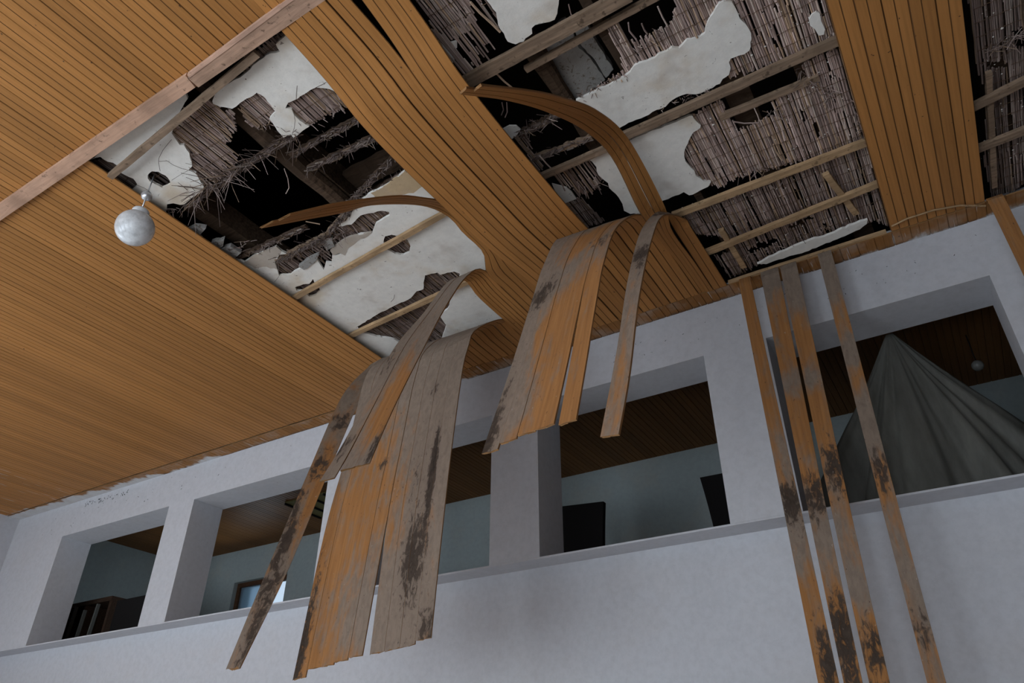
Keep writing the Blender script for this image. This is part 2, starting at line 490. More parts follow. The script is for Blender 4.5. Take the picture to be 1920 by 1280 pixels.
for k in range(0, 98):                                      # the field behind the cover boards
    plank_at(X0 - W * (k + 1), 1.205, pm2, dz=0.003 + random.uniform(-0.002, 0.002))
bm_ = flat_board_mesh('border_plank', 0.16, [M_border, M_border, M_edge])
k = -30
while X0 - W * (k + 1) > HALL_L - 0.11:                     # short border boards along the wall
    plank_at(X0 - W * (k + 1), 4.318, bm_, dz=-0.006 + random.uniform(-0.001, 0.001), name='border_plank'); k += 1
gal = empty('ceiling_gallery', (0, 0, 0)); struct(gal)
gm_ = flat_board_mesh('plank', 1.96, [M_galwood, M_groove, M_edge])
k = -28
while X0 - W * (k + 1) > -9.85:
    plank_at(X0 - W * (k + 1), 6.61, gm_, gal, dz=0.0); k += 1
# nailing strip along the seam, seen where the cladding has dropped
mb = MB()
for a_, b_ in ((-0.87, 0.12),):
    mb.bar((a_, 4.155, ZC + 0.012), (b_, 4.155, ZC + 0.012), 0.03, 0.022, n=14, wob=0.002)
struct(mb.build('trim_4', M_lath))

# ------------------------------------------------------------------ loose boards
def resample(pts, n):
    """Catmull-Rom through the points, then n samples evenly along it"""
    P = [np.array(p, float) for p in pts]
    P = [2 * P[0] - P[1]] + P + [2 * P[-1] - P[-2]]
    out = []
    for i in range(1, len(P) - 2):
        for t_ in np.linspace(0, 1, 14, endpoint=False):
            a, b_, c, d = P[i - 1:i + 3]
            out.append(0.5 * ((2 * b_) + (c - a) * t_ + (2 * a - 5 * b_ + 4 * c - d) * t_ ** 2 + (3 * b_ - a - 3 * c + d) * t_ ** 3))
    out.append(P[-2])
    out = np.array(out)
    s = np.concatenate([[0], np.cumsum(np.linalg.norm(np.diff(out, axis=0), axis=1))])
    q = np.linspace(0, s[-1], n)
    return np.stack([np.interp(q, s, out[:, i]) for i in range(3)], 1), s[-1]

def bent_board(name, parent, cl, cr, length, seed, stain=None, f_rng=(0, 1), jag=0.0, mats=None, cov=SEC, step=0.002):
    """a board between two edge curves (n x 3 arrays, wall end first), face on the underside"""
    n = len(cl); r_ = np.random.default_rng(seed)
    vs, fs, mi, uvl, sg, sd = [], [], [], [], [], []
    ns = len(cov); BK = [1.0, 0.8, 0.6, 0.4, 0.2, 0.0]; k = ns + len(BK)
    tan = np.gradient(0.5 * (cl + cr), axis=0); tan /= np.linalg.norm(tan, axis=1)[:, None] + 1e-9
    dz_ = r_.uniform(-step, step)
    jl = r_.uniform(-jag, jag, k)
    uo, vo = r_.uniform(0, 30), r_.uniform(0, 30)
    for i in range(n):
        ac = cr[i] - cl[i]; wd = np.linalg.norm(ac); nrm = np.cross(ac / (wd + 1e-9), tan[i]); nrm /= np.linalg.norm(nrm) + 1e-9
        ac0 = cl[i] + nrm * dz_
        rowp = [(s, d) for s, d, _ in cov] + [(s, TH) for s in BK]
        for q, (s, d) in enumerate(rowp):
            p = ac0 + ac * s - nrm * d
            if i == n - 1: p = p + tan[i] * jl[q]
            vs.append(p); tt = i / (n - 1)
            uvl.append((tt * length + uo, s * W + vo))
            ff = f_rng[0] + (f_rng[1] - f_rng[0]) * s
            g_, d_ = stain(tt, ff) if stain else (0.5, 0)
            sg.append(g_); sd.append(d_)
    for i in range(n - 1):
        a = i * k
        for q in range(k):
            q2 = (q + 1) % k
            fs.append((a + q, a + q2, a + k + q2, a + k + q))
            if q < ns - 1: mi.append({0: 0, 1: 1, 3: 2}[cov[q][2]])
            elif q == ns - 1 or q == k - 1: mi.append(2)
            else: mi.append(3)
    fs.append(tuple(reversed(range(k)))); mi.append(2)
    fs.append(tuple((n - 1) * k + q for q in range(k))); mi.append(2)
    o = mesh_obj(name, vs, fs, mats or [M_face, M_groove, M_edge, M_back], parent, mi)
    me = o.data
    ul = me.uv_layers.new(name='UVMap')
    for lp in me.loops: ul.data[lp.index].uv = uvl[lp.vertex_index]
    for nm, arr in (('stain_grey', sg), ('stain_dark', sd)):
        at = me.attributes.new(nm, 'FLOAT', 'POINT'); at.data.foreach_set('value', arr)
    return o

def blobs(base_g, grey, dark):
    """stain fields over (t along, f across): lists of (t, f, radius t, radius f, amount)"""
    def fn(t_, f_):
        g = base_g; d = 0.0
        for (a, b_, ra, rb, s) in grey: g += s * math.exp(-((t_ - a) / ra) ** 2 - ((f_ - b_) / rb) ** 2)
        for (a, b_, ra, rb, s) in dark: d += s * math.exp(-((t_ - a) / ra) ** 2 - ((f_ - b_) / rb) ** 2)
        return g, d
    return fn

def edge(x, flat, px, clampz=2.997):
    """edge curve in the plane of one board joint: (y,z) of the flat part, then traced points"""
    pts = [np.array((x, y, z + EYE)) for y, z in flat]
    for q in px:
        xx = q[2] if len(q) > 2 else x
        p = on_x(q[0], q[1], xx)
        pts.append(np.array((p.x, p.y, min(p.z, clampz + EYE))))
    return pts

def panel(name, label, cat, eL, eR, n, stain, ends=None, splits=None, seed=0, N=46, jag=0.004, group=None, starts=None, step=0.002):
    """a set of n joined boards between edge curves eL (low x) and eR (high x)"""
    cL, lL = resample(eL, 200); cR, lR = resample(eR, 200)
    root = empty(name, tuple(0.5 * (cL[0] + cR[0])))
    tag(root, label, cat, group)
    L = 0.5 * (lL + lR)
    ends = ends or [1.0] * n
    for j in range(n):
        tt = np.linspace(starts[j] if starts else 0.0, ends[j], N)
        def at(frac):
            iL = np.stack([np.interp(tt * 199, np.arange(200), cL[:, i]) for i in range(3)], 1)
            iR = np.stack([np.interp(tt * 199, np.arange(200), cR[:, i]) for i in range(3)], 1)
            return iL + (iR - iL) * frac[:, None]
        fl = np.full(N, j / n); fr_ = np.full(N, (j + 1) / n)
        for (b_, t0, gap, sh) in (splits or []):            # joints that have opened towards the tip
            w_ = np.clip((tt - t0) / (1 - t0), 0, 1) * gap
            if j < b_: fl = fl - w_ * sh * (j / b_) ; fr_ = fr_ - w_ * sh * ((j + 1) / b_)
            else:
                fl = fl + w_ * (1 - sh) * ((n - j) / (n - b_)); fr_ = fr_ + w_ * (1 - sh) * ((n - j - 1) / (n - b_))
        gp = 0.011; wd_ = fr_ - fl; fl, fr_ = fl + wd_ * gp, fr_ - wd_ * gp
        bent_board('plank', root, at(fl), at(fr_), L, seed * 50 + j, stain, (j / n, (j + 1) / n), jag, step=step)
    return root

ROOT = (4.16, 2.997)
# A: the broad sheet that has folded down beside the intact field
stA = blobs(0.12, [(0.28, .5, .16, .9, 1.2), (.5, 1.0, .35, .42, 1.3), (.9, .45, .1, .3, .55), (.45, .0, .2, .3, .6), (.97, .8, .12, .3, .8)],
            [(.94, .02, .16, .06, 1.0), (.84, .80, .10, .10, .95), (.66, .87, .1, .022, 1.7), (.66, .74, .06, .1, .4), (.45, .78, .03, .05, .6), (.99, .97, .06, .08, .8), (.6, .42, .012, .06, .8), (.36, .3, .03, .1, .5)])
panel('hanging_boards', 'broadest hanging sheet of boards folded down from the ceiling, orange and grey back',
      'ceiling board',
      edge(-3.42, [ROOT, (3.95, 2.997), (3.72, 2.985), (3.57, 2.90), (3.45, 2.70), (3.40, 2.40), (3.35, 2.0), (3.26, 1.46), (3.18, .61)], []),
      edge(-2.40, [ROOT, (3.9, 2.997)], [(943, 597), (893, 620), (880, 650), (868, 700), (848, 847), (827, 1033), (808, 1219)]),
      9, stA, ends=[1.0, .987, .988, .985, .983, .985, .985, .985, .98], splits=[(5, .72, .055, .5)], seed=1)
# L: the single strip at the edge of the intact field
stL = blobs(0.75, [(.55, .5, .1, 1, -.3), (.63, .8, .1, .5, -.5)],
            [(.43, .6, .03, .6, .8), (.55, .4, .05, .4, .8), (.74, .3, .06, .4, .9), (.86, .5, .07, .7, .75), (.96, .8, .05, .4, .8), (.65, .1, .05, .3, .6)])
panel('hanging_board', 'single narrow mouldy strip hanging at the edge of the intact ceiling field',
      'ceiling board',
      edge(-3.515, [ROOT, (3.95, 2.997), (3.78, 2.985), (3.6, 2.90)], [(690, 690), (640, 745), (580, 880), (500, 1070), (425, 1255)]),
      edge(-3.425, [ROOT, (3.95, 2.997), (3.78, 2.985), (3.57, 2.90)], [(712, 688), (678, 745), (619, 880), (540, 1070), (452, 1251)]),
      1, stL, seed=2, jag=0.012)
# A2: two boards in front of the broad sheet
stA2 = blobs(0.95, [(.85, .8, .12, .4, -1.0)], [(.97, .95, .05, .12, 1.0), (.72, .1, .05, .3, .5), (.93, .1, .04, .2, .7), (.6, .5, .05, .6, .3)])
panel('hanging_boards', 'grey-backed boards curling over in front of the broad hanging sheet, ending half way down it',
      'ceiling board',
      edge(-2.40, [ROOT, (3.8, 2.997), (3.4, 2.997)], [(872, 514, -2.37), (842, 530, -2.37), (795, 590, -2.37), (740, 655, -2.37), (690, 750, -2.37), (640, 842, -2.37), (600, 905, -2.37)]),
      edge(-2.20, [ROOT, (3.8, 2.997), (3.4, 2.997)], [(905, 505), (872, 524), (835, 580), (800, 645), (740, 765), (688, 884)]),
      3, stA2, ends=[1.0, .985, .985], splits=[(1, .75, .02, .5)], seed=3)
# E: two boards curling away under the left hole
panel('curled_boards', 'curled pair of boards drooping from the sagging strip across the black hole, hollow ends showing',
      'ceiling board',
      edge(-2.198, [ROOT, (3.8, 2.997), (3.4, 2.997), (3.2, 2.997)], [(905, 470, -2.10), (868, 425, -2.1), (840, 403, -2.09), (790, 386, -2.09), (700, 385, -2.08), (640, 400, -2.07), (560, 415, -2.06), (488, 429, -2.05)]),
      edge(-1.99, [ROOT, (3.8, 2.997), (3.4, 2.997), (3.05, 2.99), (2.8, 2.99)], [(850, 385), (790, 371), (740, 368), (640, 380), (590, 391), (537, 404)]),
      2, None, ends=[1.0, .99], seed=4)
# sagging strip from the cover boards to the wall
def sag(x, amp, top):
    return [np.array((x, y, z + EYE)) for y, z in ((4.16, 2.997), (3.8, 2.99), (3.4, 2.965), (2.9, 2.90), (2.5, 2.882), (2.1, 2.872), (1.75, 2.885), (1.45, 2.945), (1.0, 2.985))]
panel('sagging_boards', 'sagging strip of six boards running from cover board to wall between the two holes',
      'ceiling board', sag(-1.99, 1, 0), sag(-1.385, 1, 0), 6, None, seed=5,
      starts=[0, 0, 0, 0, .345, .345], ends=[1.0] * 6, splits=[(4, .80, .11, .6)], step=0.008)
# B: five boards folded down
stB = blobs(0.05, [(.33, .2, .1, .5, 1.0), (.33, .8, .06, .5, .9), (.6, .5, .07, .5, .8), (.8, .05, .4, .22, 1.3), (.92, .4, .08, .2, .6), (.5, .95, .12, .1, .5)],
            [(.62, .15, .05, .2, .9), (.55, .85, .04, .2, .55), (.98, .0, .06, .14, 1.0), (.87, .03, .1, .1, .5), (.3, .05, .05, .15, .5)])
panel('hanging_boards', 'five orange-backed boards folded down over the pillar, stepped lower ends',
      'ceiling board',
      edge(-1.60, [ROOT, (3.8, 2.997), (3.4, 2.99)], [(1050, 448), (1020, 500), (1000, 562), (960, 690), (905, 853)]),
      edge(-1.083, [ROOT, (3.8, 2.997), (3.45, 2.995)], [(1203, 404), (1160, 425), (1135, 490), (1118, 580), (1100, 690), (1081, 800)]),
      5, stB, ends=[1.0, .99, .985, .985, .99], splits=[(4, .68, .05, .4)], seed=6)
# C: one strip to the right of B
stC = blobs(0.85, [(.93, .5, .1, 1, -.35)], [(.37, .5, .03, 1, .8), (.6, .6, .035, .8, 1.0), (.66, .7, .03, .4, .5)])
panel('hanging_board', 'single grey-brown backed strip hanging beside the five orange boards',
      'ceiling board',
      edge(-.981, [ROOT, (3.8, 2.997), (3.45, 2.995)], [(1240, 388), (1205, 430), (1180, 520), (1160, 650), (1128, 821)]),
      edge(-.883, [ROOT, (3.8, 2.997), (3.45, 2.995)], [(1285, 396), (1245, 405), (1222, 455), (1200, 560), (1183, 700), (1163, 816)]),
      1, stC, seed=7, jag=0.001)
# F: curled pair to the right of the sagging strip
def lerp_edge(e1, e2, f): return e1
panel('curled_boards', 'curled pair of boards arching below the large white plaster patch, tip over the sagging strip',
      'ceiling board',
      edge(-1.083, [ROOT, (3.8, 2.99), (3.4, 2.96)], [(1200, 398, -1.05), (1150, 300, -1.02), (1100, 250, -1.02), (1030, 215, -1.02), (950, 192, -1.02), (863, 181, -1.02)]),
      edge(-.981, [ROOT, (3.8, 2.99), (3.4, 2.96)], [(1246, 385, -.93), (1180, 262, -.905), (1120, 207, -.905), (1050, 182, -.905), (1000, 171, -.905), (890, 158, -.905)]),
      2, None, ends=[1.0, .985], seed=8, step=0.009)
# right strip, still fixed
rs = empty('fixed_boards', (0.4, 4.15, ZC)); tag(rs, 'strip of five boards still fixed flat to the ceiling, dark torn hollow on either side', 'ceiling board')
rm_ = flat_board_mesh('plank', 3.9, [M_face, M_groove, M_edge])
for k in range(5):
    o = bpy.data.objects.new('plank', rm_); link(o, rs); o.location = (X0 + W * k - 0.4, 0, random.uniform(-.002, .002) - 0.002)
# D: strips fallen straight down in front of the wall
def drop(name, label, xtl, xtr, xbl, xbr, ytop, ybot, zbot, stain, seed, ztop=2.985):
    def e(xt, xb):
        return [np.array((xt, 4.165, ztop + EYE)), np.array((xt, 4.13, ztop + .004 + EYE)), np.array((xt, ytop + .015, ztop - .02 + EYE)), np.array((xt, ytop, ztop - .10 + EYE)),
                np.array((xt + (xb - xt) * .3, ytop * .6 + ybot * .4, 2.1 + EYE)), np.array((xt + (xb - xt) * .7, ytop * .25 + ybot * .75, 1.2 + EYE)), np.array((xb, ybot, zbot + EYE))]
    return panel(name, label, 'ceiling board', e(xtl, xbl), e(xtr, xbr), 1, stain, seed=seed, jag=0.004)
stD1 = blobs(0.15, [(.5, .5, .12, 1, .4), (.66, .5, .1, 1, .6)], [(.58, .5, .05, 1, 1.0), (.86, .7, .07, .5, .9), (.97, .6, .06, .8, .8)])
stD2 = blobs(0.20, [(.04, .5, .07, 1, 1.0), (.33, .5, .03, 1, .7), (.64, .5, .1, 1, .6)], [(.58, .5, .05, 1, .9), (.82, .5, .07, .9, 1.0), (.92, .5, .05, .8, .5)])
stD3 = blobs(0.20, [(.08, .5, .09, 1, 1.0), (.33, .5, .03, 1, .7), (.66, .5, .1, 1, .5), (.75, .5, .03, 1, .6)], [(.53, .6, .06, .7, .9), (.85, .6, .05, .7, .9), (.96, .5, .05, .8, .6)])
stD4 = blobs(0.35, [(.08, .5, .09, 1, 1.1), (.3, .5, .03, 1, .9), (.46, .5, .07, 1, .8), (.75, .5, .1, 1, .6)], [(.55, .5, .05, .8, .8), (.83, .4, .04, .8, .7), (.95, .5, .04, .8, .4)])
def px_x(u, v, y): return on_y(u, v, y).x
yt, yb_ = 4.10, 4.02
zb_end = .22
drop('fallen_board', 'first strip from the window pillar, fallen straight down the wall, orange top', px_x(1388, 540, yt), px_x(1410, 535, yt), px_x(1534, 1280, yb_), px_x(1575, 1280, yb_), yt, yb_, zb_end, stD1, 11)
drop('fallen_board', 'second strip fallen down the wall from the pillar, close beside the third', px_x(1427, 520, yt), px_x(1462, 515, yt), px_x(1581, 1280, yb_), px_x(1616, 1280, yb_), yt, yb_, zb_end, stD2, 12)
drop('fallen_board', 'third strip fallen down the wall, dirty grey top, narrow gap from the second', px_x(1463, 505, yt), px_x(1495, 500, yt), px_x(1628, 1280, yb_), px_x(1667, 1280, yb_), yt, yb_, zb_end, stD3, 13)
drop('fallen_board', 'lone fallen strip in front of the opening with the draped sheet', px_x(1536, 490, yt), px_x(1563, 485, yt), px_x(1737, 1280, yb_), px_x(1773, 1280, yb_), yt, yb_, zb_end, stD4, 14)
xa, xb2 = px_x(1860, 395, yt), px_x(1893, 390, yt)
drop('fallen_board', 'short fallen strip at the far end of the fixed boards, leaning out from the wall', xa, xb2, xa - 0.02, xb2 - 0.02, yt, 3.9, 1.0, stD1, 15)

# ------------------------------------------------------------------ cover boards over the joint of the two fields
def prism(name, pts_low, h, mat, parent=None, side=None):
    n = len(pts_low)
    vs = [tuple(p) for p in pts_low] + [(p[0], p[1], p[2] + h) for p in pts_low]
    fs = [tuple(reversed(range(n))), tuple(range(n, 2 * n))]
    fs += [(i, (i + 1) % n, n + (i + 1) % n, n + i) for i in range(n)]
    return mesh_obj(name, vs, fs, mat, parent)
zc_ = 2.972
def quadz(pts, z): return [on_z(u, v, z) for u, v in pts]
c1 = empty('cover_board', tuple(on_z(180, 275, zc_))); tag(c1, 'long pale pine cover board nailed along the joint of the ceiling fields', 'board')
prism('board', quadz([(-700, 892), (366, 164), (348, 142), (-700, 868)], zc_), 0.026, M_pink, c1)
c2 = empty('cover_board', tuple(on_z(480, 70, zc_))); tag(c2, 'blackened pine cover board with a split edge, overlapping the pale one', 'board')
prism('board', quadz([(372, 164), (1000, -268), (948, -297), (352, 146)], zc_ - .004), 0.03, M_pinkdirty, c2)
prism('split_edge', quadz([(354, 147), (948, -296), (938, -300), (351, 140)], zc_ - .007), 0.02, M_pinkedge, c2)

# ------------------------------------------------------------------ laths
LZ = 3.03
def lath(label, p, q, w, mat, z=LZ, h=0.024, z2=None, wob=0.0015):
    a, b_ = on_z(p[0], p[1], z), on_z(q[0], q[1], z2 or z)
    mid = (a + b_) / 2
    root = MB().bar(a, b_, w, h, n=16, wob=wob).build('lath', mat)
    for v in root.data.vertices: v.co -= mid
    root.location = mid
    tag(root, label, 'lath')
    return root
lath('mouldy lath hanging askew below the cover boards beside the globe lamp', (207, 331), (482, 99), .036, M_lathgrey, 2.99, z2=3.0)
lath('pale lath crossing the plaster and its brown nail hole', (548, 560), (900, 362), .038, M_lath)
lath('pale lath partly behind the grey-backed pair of boards', (650, 632), (985, 478), .038, M_lath)
lath('pale straight lath touching the top of the single hanging strip', (1262, 404), (1680, 245), .048, M_lath)
lath('pale lath nearest the wall, over ragged reeds', (1322, 474), (1700, 323), .046, M_lath)
lath('weathered lath under the biggest white plaster patch', (1150, 264), (1600, 62), .05, M_lathgrey)
lath('short worn lath between curled boards and sagging strip', (1010, 333), (1160, 268), .04, M_lathgrey)
lath('thick rotten lath crossing in front of the mortar slab', (868, 157), (1180, -12), .07, M_lathgrey)
lath('thin brown lath over the mortar slab', (985, 130), (1290, -40), .032, M_lathgrey, 3.07)
lath('thin lath bridging the long dark slot in the reeds', (1350, 220), (1535, 144), .036, M_lathgrey, 3.06)
lath('upper lath beyond the fixed boards', (1815, 205), (2500, -140), .05, M_lathgrey)
lath('lower lath beyond the fixed boards', (1825, 282), (2500, 12), .05, M_lathgrey)
lath('short broken lath end lying across the pale laths', (1548, 325), (1605, 400), .036, M_lath, 3.045)
lath('short broken lath beside the wall behind the pale lath', (1352, 430), (1395, 500), .034, M_lath, 3.045)
lath('thin upright stick beyond the fixed boards', (1853, 135), (1864, 350), .028, M_lathgrey, 3.05)

# ------------------------------------------------------------------ plaster
PZ = 3.05
def jagged(pts, step, amp):
    out = []
    for i in range(len(pts)):
        a, b_ = np.array(pts[i], float), np.array(pts[(i + 1) % len(pts)], float)
        d = np.linalg.norm(b_ - a); n = max(1, int(d / step))
        nrm = np.array([-(b_ - a)[1], (b_ - a)[0]]) / (d + 1e-9)
        for j in range(n):
            p = a + (b_ - a) * j / n
            if j: p = p + nrm * random.uniform(-amp, amp)
            out.append(p)
    return out
def slab(name, outer, holes=(), z=PZ, th=0.016, mat=None, parent=ceiling, step=7, amp=1.3):
    loops = [jagged(outer, step, amp)] + [jagged(h, 5, 0.8) for h in holes]
    L3 = [[on_z(p[0], p[1], z) for p in lp] for lp in loops]
    vs = [v for lp in L3 for v in lp]; n = len(vs)
    tris = tessellate_polygon([[Vector((v.x, v.y, 0)) for v in lp] for lp in L3])
    fs = []
    for t_ in tris:
        a, b_, c = (vs[i] for i in t_)
        if ((b_ - a).cross(c - a)).z > 0: t_ = (t_[0], t_[2], t_[1])
        fs.append(tuple(t_)); fs.append(tuple(i + n for i in reversed(t_)))
    o = 0
    for lp in L3:
        k = len(lp)
        for i in range(k): fs.append((o + i, o + (i + 1) % k, n + o + (i + 1) % k, n + o + i))
        o += k
    allv = vs + [Vector((v.x, v.y, v.z + th)) for v in vs]
    ob = mesh_obj(name, allv, fs, mat or M_plaster, parent)
    bmh = bmesh.new(); bmh.from_mesh(ob.data); bmesh.ops.recalc_face_normals(bmh, faces=bmh.faces); bmh.to_mesh(ob.data); bmh.free()
    return ob
P1 = [(170, 300), (250, 235), (345, 170), (352, 185), (338, 208), (322, 250), (337, 272), (345, 272), (355, 287), (360, 312), (353, 319), (367, 325), (377, 343), (382, 348), (380, 360), (368, 367), (358, 373), (345, 383), (338, 384), (325, 381), (313, 383), (312, 395), (307, 405), (298, 411), (285, 405), (240, 365), (253, 352), (258, 347), (250, 335), (225, 323), (222, 312), (212, 305), (202, 303), (188, 294)]
P1h = [(277, 328), (285, 321), (297, 322), (310, 329), (318, 338), (320, 344), (314, 348), (304, 352), (292, 346), (281, 340), (277, 334)]
P2 = [(536, 66), (562, 78), (680, 190), (640, 180), (618, 167), (605, 165), (592, 164), (583, 168), (558, 185), (540, 193), (535, 203), (547, 205), (551, 215), (562, 226), (580, 237), (550, 258), (545, 252), (532, 258), (520, 245), (505, 223), (517, 210), (508, 197), (497, 183), (481, 174), (450, 193), (435, 204), (413, 200), (400, 195), (398, 190), (403, 177), (410, 167), (457, 140), (480, 118), (507, 100), (525, 97), (517, 83), (530, 72)]
P3 = [(425, 475), (458, 492), (480, 477), (503, 468), (518, 462), (530, 472), (538, 476), (523, 479), (515, 492), (520, 505), (523, 517), (537, 516), (545, 515), (560, 505), (582, 490), (593, 485), (607, 506), (611, 492), (622, 493), (623, 478), (647, 477), (650, 465), (668, 450), (670, 441), (698, 437), (705, 419), (731, 404), (729, 397), (716, 395), (676, 404), (659, 421), (626, 427), (637, 410), (657, 395), (672, 380), (698, 360), (722, 349), (759, 321), (860, 350), (940, 450), (1010, 560), (1000, 640), (880, 655), (800, 680), (720, 700), (680, 668), (600, 605), (520, 548), (455, 500)]
P3a = [(719, 453), (722, 443), (734, 440), (748, 442), (764, 450), (770, 462), (767, 474), (757, 478), (741, 476), (724, 467)]
P3b = [(670, 612), (708, 589), (771, 558), (781, 546), (794, 542), (794, 530), (797, 516), (820, 511), (825, 515), (839, 511), (851, 509), (863, 514), (857, 535), (847, 556), (842, 575), (839, 580), (825, 592), (837, 610), (828, 638), (804, 650), (783, 654), (734, 635), (706, 631), (682, 624)]
P3c = [(553, 538), (568, 533), (580, 532), (587, 523), (590, 531), (598, 537), (600, 545), (592, 553), (580, 556), (570, 545), (556, 545)]
slab('plaster_patch', P1, [P1h]); slab('plaster_patch', P2); slab('plaster_patch', P3, [P3a, P3b, P3c])
Q1 = [(750, -300), (912, 0), (920, 10), (930, 23), (934, 47), (945, 63), (952, 78), (967, 83), (982, 78), (985, 72), (998, 63), (997, 53), (1003, 47), (1020, 43), (1040, 37), (1045, 25), (1048, 0), (909, -300)]
Q2top = [(1080, 189), (1107, 176), (1133, 163), (1163, 148), (1182, 135), (1190, 123), (1207, 117), (1228, 109), (1235, 102), (1250, 97), (1260, 89), (1273, 91), (1282, 82), (1288, 75), (1307, 72), (1322, 62), (1325, 48), (1332, 32), (1342, 17), (1348, 7), (1357, 3)]
Q2rgt = [(1373, 5), (1380, 17), (1387, 35), (1398, 45), (1408, 62), (1409, 73), (1405, 95), (1395, 102), (1370, 110), (1367, 117), (1370, 127), (1367, 140)]
Q2 = Q2top + Q2rgt + [(1355, 148), (1350, 157), (1330, 167), (1305, 177), (1287, 176), (1268, 183), (1255, 192), (1248, 200), (1223, 210), (1210, 218), (1185, 228), (1160, 241), (1130, 232), (1085, 205)]
Q3 = [(1182, 262), (1217, 247), (1240, 240), (1275, 225), (1293, 217), (1298, 217), (1303, 225), (1314, 235), (1313, 240), (1300, 248), (1292, 262), (1285, 278), (1283, 293), (1285, 302), (1302, 320), (1305, 330), (1320, 340), (1333, 341), (1328, 350), (1298, 365), (1292, 366), (1282, 360), (1273, 365), (1253, 373), (1240, 377), (1195, 330), (1165, 275)]
Q4 = [(1100, 297), (1130, 287), (1160, 280), (1200, 335), (1225, 400), (1182, 401), (1170, 395), (1167, 382), (1160, 370), (1142, 352), (1140, 343), (1132, 337), (1122, 328), (1118, 313), (1110, 303)]
Q6 = [(1420, 495), (1435, 487), (1489, 462), (1520, 450), (1552, 441), (1572, 432), (1606, 419), (1627, 412), (1625, 420), (1612, 430), (1562, 451), (1510, 472), (1468, 485), (1437, 495)]
for q in (Q1, Q2, Q3, Q4): slab('plaster_patch', q)
slab('plaster_patch', Q6, z=3.03)
for q in ([(820, 80), (843, 83), (845, 80), (857, 77), (857, 90), (848, 91), (852, 100), (853, 110), (848, 120), (835, 112)],
          [(1035, 345), (1050, 349), (1062, 352), (1072, 360), (1081, 373), (1070, 377), (1058, 382), (1044, 367)],
          [(942, 243), (955, 236), (968, 236), (976, 243), (968, 255), (958, 262), (946, 255)],
          [(1517, 37), (1523, 27), (1530, 22), (1537, 25), (1540, 40), (1547, 55), (1545, 65), (1535, 67), (1528, 55), (1519, 48)]):
    slab('plaster_chip', q, z=3.055, th=0.01, step=9, amp=0.6)
# grey mortar slab up in the roof space
slab('mortar_slab', [(1003, 80), (1060, 40), (1075, 62), (1085, 90), (1108, 110), (1128, 138), (1135, 150), (1065, 205), (1030, 150)], z=3.2, th=0.04, mat=M_concrete)
slab('mortar_slab', [(1068, 40), (1090, 30), (1125, 90), (1150, 130), (1136, 146), (1112, 108), (1092, 88)], z=3.19, th=0.04, mat=M_concrete)

# bare undercoat, soaked corner, rubble and cracks
slab('undercoat_patch', [(624, 462), (648, 447), (668, 441), (697, 436), (690, 443), (670, 452), (652, 466), (647, 479), (636, 474), (625, 479), (619, 470)], z=PZ - .002, th=.012, mat=M_under)
slab('undercoat_patch', [(695, 362), (722, 349), (759, 321), (800, 345), (775, 362), (742, 366), (722, 374), (705, 372)], z=PZ - .001, th=.01, mat=M_rust)
slab('undercoat_patch', [(458, 492), (480, 477), (503, 468), (518, 462), (528, 471), (514, 490), (521, 506), (500, 500), (478, 503)], z=PZ - .001, th=.01, mat=M_under)
for q in ([(310, 412), (325, 416), (343, 435), (338, 443), (318, 428)], [(345, 435), (365, 425), (386, 428), (375, 440), (350, 445)], [(348, 445), (375, 445), (391, 466), (376, 476), (352, 462)],
          [(396, 455), (420, 449), (418, 462), (402, 470)], [(412, 468), (432, 462), (452, 474), (440, 484), (420, 480)], [(560, 500), (580, 486), (598, 478), (590, 492), (570, 506)], [(606, 452), (622, 446), (628, 462), (612, 470)]):
    slab('rubble', q, z=3.04, th=.03, mat=M_concrete, step=8, amp=1.2)
ck = MB()
for pl in ([(322, 262), (314, 270), (305, 282), (298, 296), (297, 304), (300, 320)], [(298, 302), (313, 302), (325, 309), (340, 315), (353, 318)], [(353, 319), (338, 328), (322, 338)], [(258, 347), (270, 352), (280, 358)],
           [(551, 215), (553, 226), (552, 240), (547, 255)], [(555, 188), (556, 175), (557, 160)], [(592, 164), (605, 158), (612, 154)], [(733, 566), (738, 560), (740, 552)], [(523, 517), (519, 523), (514, 528)], [(710, 610), (712, 622), (716, 632)]):
    ck.tube([on_z(u + random.uniform(-.6, .6), v + random.uniform(-.6, .6), PZ) for u, v in pl], .0013, 3)
ck.build('crack', M_lathdark, ceiling)['kind'] = 'stuff'

# ------------------------------------------------------------------ reed matting
def inside(poly, X, Y):
    r = np.zeros(X.shape, bool); n = len(poly)
    for i in range(n):
        x1, y1 = poly[i]; x2, y2 = poly[(i + 1) % n]
        if y1 == y2: continue
        c = ((y1 > Y) != (y2 > Y)) & (X < (x2 - x1) * (Y - y1) / (y2 - y1) + x1)
        r ^= c
    return r
REED_COLS = [(0.449, 0.35, 0.32), (0.502, 0.403, 0.367), (0.383, 0.29, 0.258), (0.554, 0.462, 0.408), (0.436, 0.317, 0.224), (0.304, 0.231, 0.204)]
class Reeds:
    def __init__(s): s.mb = MB(); s.col = []
    def add(s, pts, rad, dim=1.0, sides=4):
        n0 = len(s.mb.v); s.mb.tube(pts, rad, sides)
        c = random.choice(REED_COLS); k = random.uniform(.75, 1.25) * dim
        s.col += [(c[0] * k, c[1] * k, c[2] * k, 1)] * (len(s.mb.v) - n0)
    def build(s, name, parent):
        o = s.mb.build(name, M_reed, parent)
        a = o.data.attributes.new('tint', 'FLOAT_COLOR', 'POINT')
        a.data.foreach_set('color', np.array(s.col, dtype=np.float32).ravel())
        o['kind'] = 'stuff'
        return o
